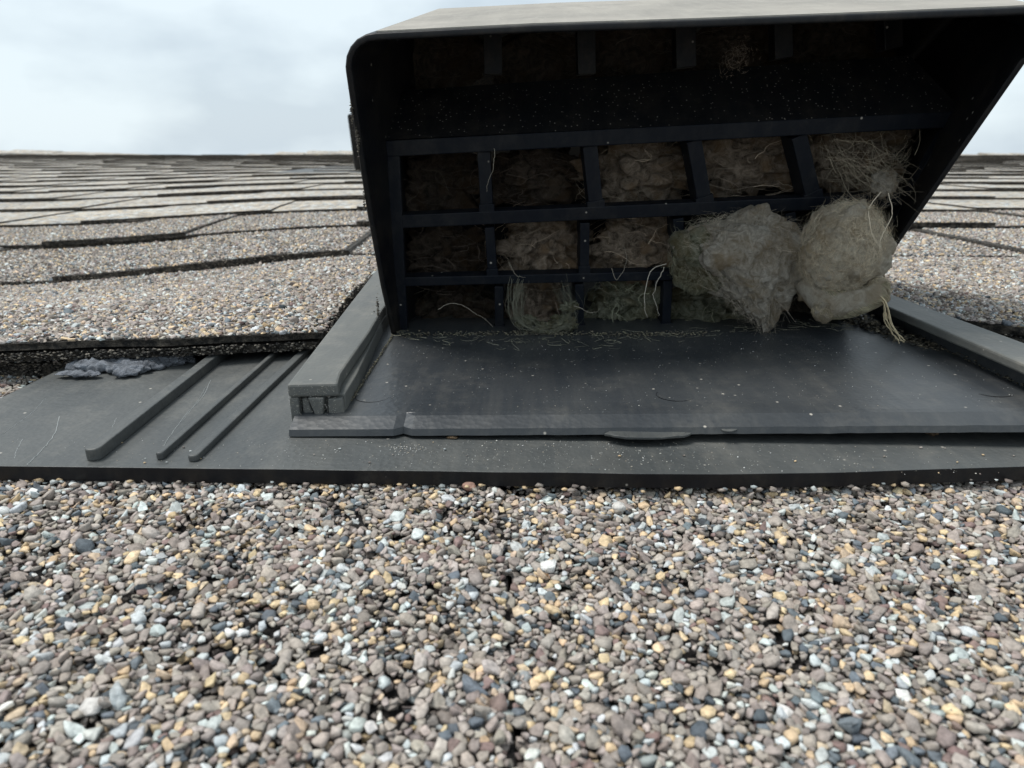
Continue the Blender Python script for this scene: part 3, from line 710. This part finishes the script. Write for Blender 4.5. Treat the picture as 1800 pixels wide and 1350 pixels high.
# dark crumbs and moss under the right rail
P_ = []; R_ = []
for _ in range(900):
    s_ = rng.random(); y = 20.3-s_*3.6; P_.append((9.25+s_*1.1+rng.normal(0, .16), y, platez(10)+abs(rng.normal(0, .16))*(1.1-s_))); R_.append(rng.uniform(.02, .08))
for _ in range(160): y = rng.uniform(13, 18); P_.append((xi(y)-.02, y, platez(10)+.05+abs(rng.normal(0, .04)))); R_.append(rng.uniform(.012, .03))
o = crumbs('debris', P_, R_, [(.05, .045, .035), (.10, .085, .06), (.16, .14, .10), (.03, .03, .025)]); tag(o, 'dark crumbly dirt lodged in the corner by the right rail', 'dirt', kind='stuff')
P_ = []; R_ = []
for _ in range(500):
    x = rng.uniform(-3.8, 5); P_.append((x, 18.65+rng.normal(0, .09)-.2*math.sin(max(0, x)*.5), platez(x)+.04+abs(rng.normal(0, .04)))); R_.append(rng.uniform(.012, .04))
for _ in range(260):
    y = rng.uniform(13.4, 18.6); P_.append((-3.74-(y-13)*.02, y, .68+abs(rng.normal(0, .03)))); R_.append(rng.uniform(.01, .03))
o = crumbs('lint', P_, R_, [(.16, .14, .10), (.10, .09, .07), (.2, .19, .13)]); tag(o, 'line of brown lint and grit at the foot of the grille', 'lint', kind='stuff')
P_ = []; R_ = []
for (u, v, k_, s_) in ((618, 190, 90, .10), (628, 235, 120, .12), (640, 352, 60, .08), (664, 545, 120, .12), (660, 590, 160, .16), (690, 600, 120, .14), (650, 470, 40, .1)):
    for _ in range(k_):
        c_ = onpl(u, v, (-3.93, 18.86, .6), (-.04, 1, .46)); P_.append(c_+rng.normal(0, s_, 3)*np.array([.12, .25, 1.6])); R_.append(rng.uniform(.008, .03))
o = crumbs('rim_grime', P_, R_, [(.10, .09, .07), (.16, .14, .11), (.06, .05, .045)]); tag(o, 'brown grime and cobweb crumbs stuck to the left rim of the hood', 'grime', kind='stuff')
M['scratch'] = simple('pale_scratch', (.25, .27, .27), (.38, .40, .40), 400, .8)
for pts_, rr_s in (([(104, 732), (95, 765), (70, 795), (48, 817)], .008), ([(40, 772), (30, 790), (26, 806)], .005), ([(370, 668), (355, 700), (330, 725), (300, 765), (285, 790)], .006), ([(362, 680), (345, 708), (318, 742)], .004), ([(205, 735), (198, 750), (195, 758)], .005), ([(80, 700), (60, 722), (30, 745), (0, 765)], .004)):
    L_ = smoothline([onz(u, v, .352) for u, v in pts_], 24); L_ = L_+np.array([[.02*mnoise.noise(Vector((i*.7, rr_s*900, 0))), 0, 0] for i in range(24)])
    Vt, Tt = tubes(L_[None], np.array([[rr_s]*24]), 4); mesh('scratch', Vt, [list(map(int, q)) for q in Tt], M['scratch'], vent)
M['pellet'] = simple('brown_pellet', (.10, .06, .035), (.28, .19, .11), 900, .9, 1, .001)
o = lump('pellet', onz(1640, 766, flz(8))+np.array([0, .05, .07]), (.12, .09, .08), M['pellet'], sub=3, amp=.5, freq=3)
tag(o, 'tiny brown crumb lying on the flange below the right of the plate', 'crumb')
o = lump('leaf_scrap', onz(795, 771, flz(0))+np.array([0, 0, .03]), (.11, .05, .03), M['pellet'], sub=2, amp=.6, freq=3, seed=4)
tag(o, 'tan scrap of plant matter under the front edge of the plate', 'scrap')
# torn strip beneath the left rail / shingle cut
# ------------------------------------------------------------------ nest wads and fibres
def fcol(base, n, k, var=.25):
    c = np.array(base)*rng.uniform(1-var, 1+var, (n, 1)); return np.repeat(c, k, 0)
def strands(name, L_, r, base, parent, var=.25, sides=3):
    L_ = np.asarray(L_, float); V, T = tubes(L_, r, sides); n, k, _ = L_.shape
    o = trimesh(name, V, T, M['fibre'], parent, col=fcol(base, n, k*sides, var)); tag(o, kind='stuff'); return o
def surf_strands(c, rad, n, K=9, arc=(.5, 1.6), lift=(.98, 1.06), amp=.0, facing=True, deform=None):
    out_ = []
    while len(out_) < n:
        d = rng.normal(size=3); d /= np.linalg.norm(d)
        if facing and d[1] > .45: continue
        t_ = np.cross(d, rng.normal(size=3)); t_ /= np.linalg.norm(t_); t2 = np.cross(d, t_)
        A_ = np.linspace(0, rng.uniform(*arc), K); bend = rng.normal(0, .35)
        q = np.cos(A_)[:, None]*d+np.sin(A_)[:, None]*(t_*math.cos(0)+t2*0)+(A_**2)[:, None]*bend*t2*.5
        q /= np.linalg.norm(q, axis=1, keepdims=True)
        lf = rng.uniform(*lift)+amp*np.sin(A_*rng.uniform(2, 5)+rng.uniform(0, 6))
        q = q*lf[:, None] if hasattr(lf, '__len__') else q*lf
        if deform is not None: q = deform(q)
        out_.append(q*np.array(rad)+np.array(c))
    return np.array(out_)
def wadmat(name, a, b_, sc=260, stretch=(1, 1, 1)):
    m, t, b = newmat(name); n = tnoise(t, sc, 9, .75, stretch=stretch); n.inputs['Distortion'].default_value = 1.6
    big = tnoise(t, 95, 4, .6); big.inputs['Distortion'].default_value = .8
    dirty = tuple(q*k_ for q, k_ in zip(b_, (.52, .42, .30)))
    c1_ = mixc(t, ramp(t, n.outputs['Fac'], [(.38, 0), (.64, 1)]).outputs[0], a, b_)
    t.links.new(mixc(t, ramp(t, big.outputs['Fac'], [(.44, 0), (.62, .8)]).outputs[0], c1_, dirty), b.inputs['Base Color']); b.inputs['Roughness'].default_value = .95
    b.inputs['Specular IOR Level'].default_value = .15
    n2 = tnoise(t, sc*5, 9, .85); n2.inputs['Distortion'].default_value = 4; bump(t, b, n2.outputs['Fac'], 1, .002); return m
M['brown'] = wadmat('brown_felted_fibre', (.13, .10, .075), (.62, .50, .39))
M['green'] = wadmat('mossy_felted_fibre', (.10, .105, .06), (.50, .50, .38))
M['greyw'] = wadmat('grey_felted_fibre', (.34, .29, .22), (.86, .81, .72), 330)
M['dark'] = wadmat('shade_darkened_fibre', (.04, .033, .027), (.20, .155, .12))  # inner shade of the hood put into the fibre colour
M['ball'] = wadmat('cream_fibre', (.58, .50, .38), (.92, .86, .74), 260)
def curly(c, rad, n, length, K=12, deform=None, lift=(.93, 1.08), rough=.45, front=True):
    """loose fibres that wander over a lump instead of winding round it"""
    out_ = []
    while len(out_) < n:
        d = rng.normal(size=3); d /= np.linalg.norm(d)
        if front and d[1] > .35: continue
        t_ = np.cross(d, rng.normal(size=3)); t_ /= np.linalg.norm(t_); st = length*rng.uniform(.4, 1.3)/K; L_ = [d]
        lf = rng.uniform(*lift); rise = rng.normal(0, .012)
        for q in range(K-1):
            t_ = t_+rng.normal(0, rough, 3); t_ -= (t_@d)*d; t_ /= np.linalg.norm(t_); d = d+t_*st; d /= np.linalg.norm(d); L_.append(d)
        L_ = np.array(L_); 
        if deform is not None: L_ = deform(L_)
        out_.append(L_*(lf+rise*np.arange(K))[:, None]*np.array(rad)+np.array(c))
    return np.array(out_)
def blobv(c, rad, seed, amp=.3, sub=4, freq=1.3, deform=None):
    V0, T0 = ico(sub); W = []
    for v in V0:
        q = v*(1+amp*mnoise.fractal(Vector(v)*freq+Vector((seed*3.1, seed, 0)), 1, 2, 5)+.12*amp*mnoise.noise(Vector(v)*9+Vector((seed, 0, 0))))
        if deform is not None: q = deform(q[None])[0]
        W.append(q*np.array(rad)+np.array(c))
    return W, [list(map(int, q)) for q in T0]
cells = [  # centre px, half size px, recess, material, fibre colour darkened leftward for shade, where
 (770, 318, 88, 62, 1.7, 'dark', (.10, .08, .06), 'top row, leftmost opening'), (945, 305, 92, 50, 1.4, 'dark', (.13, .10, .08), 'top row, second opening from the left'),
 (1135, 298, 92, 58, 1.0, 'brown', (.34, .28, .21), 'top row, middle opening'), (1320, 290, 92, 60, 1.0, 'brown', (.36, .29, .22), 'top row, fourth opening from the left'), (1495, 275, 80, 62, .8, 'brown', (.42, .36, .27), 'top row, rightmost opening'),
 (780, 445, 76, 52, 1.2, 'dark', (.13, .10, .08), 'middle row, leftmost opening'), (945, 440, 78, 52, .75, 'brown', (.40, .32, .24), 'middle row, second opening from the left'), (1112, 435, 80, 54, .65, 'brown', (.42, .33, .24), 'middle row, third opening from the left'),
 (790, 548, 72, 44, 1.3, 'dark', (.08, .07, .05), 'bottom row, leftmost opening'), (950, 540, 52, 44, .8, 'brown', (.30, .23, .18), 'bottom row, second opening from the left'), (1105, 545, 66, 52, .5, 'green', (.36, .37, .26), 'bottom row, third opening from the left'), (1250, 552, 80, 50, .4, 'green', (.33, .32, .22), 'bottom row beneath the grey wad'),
 (1420, 540, 75, 55, 1.0, 'dark', (.12, .11, .08), 'added to darken the hollow below the cream ball')]  # last wad added in the hollow to stand for its shade
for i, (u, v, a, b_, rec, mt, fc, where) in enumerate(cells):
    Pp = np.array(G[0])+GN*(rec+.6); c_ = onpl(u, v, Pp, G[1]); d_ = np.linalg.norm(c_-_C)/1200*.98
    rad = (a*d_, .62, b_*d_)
    col_ = {'green': 'mossy green', 'brown': 'brown', 'dark': 'shade-darkened brown'}[mt]
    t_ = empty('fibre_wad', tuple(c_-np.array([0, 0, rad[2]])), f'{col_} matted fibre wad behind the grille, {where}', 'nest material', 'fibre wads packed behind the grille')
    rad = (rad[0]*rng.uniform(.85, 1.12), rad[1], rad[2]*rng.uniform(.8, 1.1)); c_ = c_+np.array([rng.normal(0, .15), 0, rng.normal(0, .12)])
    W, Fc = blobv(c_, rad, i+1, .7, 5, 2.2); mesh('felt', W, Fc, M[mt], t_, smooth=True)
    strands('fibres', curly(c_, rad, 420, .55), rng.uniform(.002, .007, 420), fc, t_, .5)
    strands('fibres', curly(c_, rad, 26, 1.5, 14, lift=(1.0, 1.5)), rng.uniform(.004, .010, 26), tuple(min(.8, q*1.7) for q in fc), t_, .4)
for i, (u, v, a, b_, where) in enumerate([(760, 112, 90, 48, 'leftmost'), (945, 108, 85, 46, 'second from the left'), (1118, 98, 80, 46, 'middle'), (1290, 88, 78, 40, 'fourth from the left, with a hanging tuft'), (1470, 80, 80, 40, 'rightmost')]):
    c_ = onpl(u, v, (0, 22.3, 0), (-.04, 1, 0)); d_ = np.linalg.norm(c_-_C)/1200*.98; rad = (a*d_, .5, b_*d_)
    t_ = empty('fibre_wad', tuple(c_-np.array([0, 0, rad[2]])), f'dim brown fibre wad above the speckled panel, {where}', 'nest material', 'fibre wads above the panel')
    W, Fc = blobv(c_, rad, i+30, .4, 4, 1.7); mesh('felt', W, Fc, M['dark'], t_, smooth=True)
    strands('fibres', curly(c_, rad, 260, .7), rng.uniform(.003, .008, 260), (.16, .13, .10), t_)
    if i == 3:
        c2 = onpl(1295, 105, (0, 20.2, 0), (-.04, 1, 0)); strands('tuft', np.concatenate([curly(c2+rng.normal(0, .16, 3), (.3, .2, .34), 6, .7, 12, lift=(.5, 1.3), rough=.5) for _q in range(34)]), rng.uniform(.002, .006, 204), (.34, .27, .21), t_, .4)

# grey hanging wad: broad above, drawn down to a point
cg = ony(1306, 440, 18.75)
def drip(q):
    q = q.copy(); dn = np.clip(-q[:, 2], 0, 2); tipx = .42
    w_ = np.clip(1-.62*dn, .12, 1); q[:, 0] = q[:, 0]*w_+tipx*np.clip(dn, 0, 1)**1.3*.9; q[:, 1] = q[:, 1]*np.clip(1-.4*dn, .2, 1)-.35*dn; q[:, 2] = np.where(q[:, 2] < 0, q[:, 2]*1.75, q[:, 2]*.85); return q
t_ = empty('fibre_wad', (cg[0], cg[1], .9), 'large grey felted wad hanging to a point, beside the cream ball', 'nest material')
W, Fc = blobv(cg, (1.72, .85, 1.08), 5, .42, 6, 1.5, drip); mesh('felt', W, Fc, M['greyw'], t_, smooth=True)
strands('fibres', curly(cg, (1.72, .85, 1.08), 1500, .25, deform=drip, lift=(.93, 1.05)), rng.uniform(.0015, .004, 1500), (.66, .58, .47), t_, .5)
strands('fuzz', curly(cg, (1.72, .85, 1.08), 700, .5, 12, deform=drip, lift=(1.0, 1.14), rough=.5), rng.uniform(.001, .0025, 700), (.60, .53, .42), t_, .4)
c3 = ony(1240, 455, 18.9); W, Fc = blobv(c3, (.95, .7, .95), 9, .4, 4); mesh('mossy_side', W, Fc, M['green'], t_, smooth=True)
strands('fibres', curly(c3, (.95, .7, .95), 500, .4), rng.uniform(.002, .005, 500), (.36, .35, .24), t_)
# cream ball with rolled tail
cb = ony(1482, 438, 18.0)
t_ = empty('fibre_ball', (cb[0], cb[1], 1.6), 'round cream fibre ball bulging from the right of the grille with a rolled tail', 'nest material')
rb = (1.02, .85, 1.13)
W, Fc = blobv(cb, rb, 12, .30, 6, 1.5); mesh('felt', W, Fc, M['ball'], t_, smooth=True)
strands('fibres', curly(cb, rb, 4200, .34, 10, lift=(.96, 1.06), rough=.38), rng.uniform(.0012, .0028, 4200), (.88, .79, .62), t_, .3)
strands('fibres', curly(cb, rb, 120, 1.1, 16, lift=(1.0, 1.10), rough=.4), rng.uniform(.002, .004, 120), (.60, .45, .28), t_, .3)
strands('fuzz', curly(cb, rb, 900, .6, 12, lift=(1.02, 1.13), rough=.45), rng.uniform(.001, .0025, 900), (.72, .60, .42), t_, .4)
def px3(seq, y): return np.array([ony(u, v, yy) for (u, v), yy in zip(seq, y)])
core = smoothline(px3([(1415, 492), (1452, 530), (1500, 532), (1546, 517), (1560, 512)], [18.3, 17.9, 17.5, 17.2, 17.1]), 22)
rr2 = np.interp(np.linspace(0, 1, 22), [0, .25, .6, .9, 1], [.3, .40, .33, .25, .10])
Vt, Tt = tubes(core[None], rr2[None], 16); mesh('tail', Vt, [list(map(int, q)) for q in Tt], M['ball'], t_, smooth=True)
LL = []
for _ in range(520):
    ph = rng.uniform(0, 6.28); tw = rng.uniform(1.2, 2.6); s0 = rng.uniform(0, .6); s1 = min(1, s0+rng.uniform(.2, .4)); ss = np.linspace(s0, s1, 10)
    C_ = np.stack([np.interp(ss, np.linspace(0, 1, 22), core[:, k_]) for k_ in range(3)], 1); R0 = np.interp(ss, np.linspace(0, 1, 22), rr2)*rng.uniform(1.0, 1.08)
    an = ph+tw*ss*3; LL.append(C_+np.stack([0*an, np.cos(an)*R0, np.sin(an)*R0], 1))
strands('fibres', LL, rng.uniform(.005, .011, 520), (.42, .38, .26), t_, .35)
def handstr(name, lists, r, base, parent, K=24, jit=0, copies=1):
    L_ = []; R_ = []
    for pl, ys in lists:
        P_ = smoothline(px3(pl, ys), K)
        for _ in range(copies):
            w_ = np.cumsum(rng.normal(0, jit, (K, 3)), 0) if jit else 0
            L_.append(P_+w_); R_.append(r)
    return strands(name, L_, np.array(R_), base, parent, .12, 5)
handstr('hanging_strand', [([(1545, 515), (1556, 535), (1560, 565), (1575, 590), (1586, 601)], [17, 16.9, 16.9, 16.9, 16.8])], .022, (.62, .52, .34), t_, 26, .012, 5)
handstr('hanging_strand', [([(1548, 338), (1525, 370), (1530, 410), (1548, 440)], [17.6, 17.0, 16.9, 17.0]), ([(1562, 340), (1568, 380), (1552, 420), (1549, 448)], [17.6, 17.1, 17, 17.1])], .011, (.8, .7, .55), t_, 26, .006, 1)
for u_, v_, ra, y_, sd_ in ((1432, 505, .42, 18.3, 41), (1450, 545, .3, 17.7, 42), (1412, 470, .5, 18.6, 43), (1545, 505, .25, 17.3, 44)):
    W, Fc = blobv(ony(u_, v_, y_), (ra, ra*.8, ra), sd_, .35, 4, 1.8); mesh('felt_lump', W, Fc, M['ball'] if sd_ != 42 else M['greyw'], t_, smooth=True)
    strands('fibres', curly(ony(u_, v_, y_), (ra, ra*.8, ra), 500, .7, 9), rng.uniform(.002, .006, 500), (.55, .47, .33), t_, .4)
# wisps knotted at the right of the grille
kn = ony(1555, 325, 18.3)
t2 = empty('fibre_tangle', (kn[0], kn[1], kn[2]-.5), 'loose tangle of pale wispy fibres caught in the upper right grille corner', 'nest material')
LL = []
for _ in range(75):
    a = ony(rng.uniform(1440, 1560), rng.uniform(240, 300), rng.uniform(19.3, 20.0)); b_ = kn+rng.normal(0, .42, 3); mid = (a+b_)/2+rng.normal(0, .25, 3)+np.array([-.1, -.1, -.1])
    LL.append(smoothline([a, (a+mid)/2+rng.normal(0, .1, 3), mid, (mid+b_)/2+rng.normal(0, .1, 3), b_], 14))
strands('fibres', LL, rng.uniform(.003, .008, 75), (.50, .43, .32), t2, .4)
W, Fc = blobv(kn, (.3, .2, .32), 21, .6, 3, 3); mesh('knot', W, Fc, M['greyw'], t2, smooth=True)
LL = []
for _ in range(70):
    a = kn+rng.normal(0, .22, 3); d = rng.normal(0, 1, 3)*np.array([.32, .2, .34]); LL.append(smoothline([a, a+d*.4+rng.normal(0, .1, 3), a+d*.8+rng.normal(0, .15, 3)], 12))
strands('fibres', LL, rng.uniform(.003, .006, 70), (.4, .34, .26), t2, .4)
t3 = empty('fibre_loop', tuple(ony(955, 590, 18.7)), 'curled mossy fibre loop hanging in the second bottom opening', 'nest material')
LL = []; base_ = [(912, 500), (905, 540), (925, 572), (965, 582), (1000, 570), (1003, 540), (990, 505)]
for _ in range(34):
    j = rng.normal(0, 8, 2); LL.append(smoothline(px3([(u+j[0]+rng.normal(0, 5), v+j[1]+rng.normal(0, 5)) for u, v in base_], [18.9, 18.7, 18.6, 18.6, 18.6, 18.7, 18.9]), 22))
strands('fibres', LL, rng.uniform(.003, .007, 34), (.20, .20, .15), t3, .35)
for u_, v_, ra in ((925, 565, .2), (960, 578, .24), (992, 566, .26), (1000, 540, .18)):
    W, Fc = blobv(ony(u_, v_, 18.75), (ra*1.3, ra*.6, ra*.8), u_, .8, 4, 2.4); mesh('felt', W, Fc, M['green'], t3, smooth=True)
t4 = empty('fibre_strands', tuple(ony(1140, 590, 18.3)), 'pale curved strands hanging over the bars in the lower middle of the grille', 'nest material')
handstr('strand', [([(1172, 463), (1148, 475), (1136, 510), (1134, 545), (1141, 562)], [18.5, 18.2, 18.1, 18.1, 18.2]), ([(1168, 470), (1158, 490), (1150, 520), (1160, 560)], [18.6, 18.4, 18.4, 18.5])], .014, (.55, .51, .43), t4, 26, .012, 1)
handstr('strand', [([(1228, 450), (1245, 470), (1250, 485)], [18.3, 17.9, 17.8]), ([(1003, 535), (1022, 545), (1045, 548), (1050, 540)], [18.7, 18.5, 18.4, 18.4]), ([(870, 262), (872, 290), (860, 320), (857, 345)], [18.4, 18.4, 18.5, 18.6]),
   ([(895, 462), (905, 480), (925, 485)], [18.7]*3), ([(1075, 470), (1083, 490), (1095, 480), (1105, 450), (1100, 430)], [18.7]*5), ([(770, 545), (800, 535), (840, 550), (868, 575)], [18.9]*4), ([(1310, 400), (1316, 430), (1312, 460)], [17.6, 17.5, 17.5])], .008, (.42, .38, .31), t4, 20, .014, 1)
LL = []
for _ in range(150):
    u = rng.uniform(700, 1500); v = 590+12*math.sin((u-700)/160)+rng.normal(0, 6); a = onz(u, v, platez(0)+.05+rng.uniform(0, .12)); th_ = rng.uniform(0, math.pi); ln_ = rng.uniform(.1, .5); d = np.array([math.cos(th_)*ln_, math.sin(th_)*ln_*.7, 0])
    LL.append(smoothline([a, a+d*.5+rng.normal(0, .09, 3)*[1, 1, .4], a+d+rng.normal(0, .08, 3)*[1, 1, .4]], 8))
LL = np.array(LL); LL[:, :, 2] = np.maximum(LL[:, :, 2], platez(LL[:, :, 0])+.04)
o = strands('lint_fibres', LL, rng.uniform(.004, .010, 150), (.28, .27, .2), None, .3); tag(o, 'thin greenish fibres trailing along the foot of the grille', 'fibres', kind='stuff')
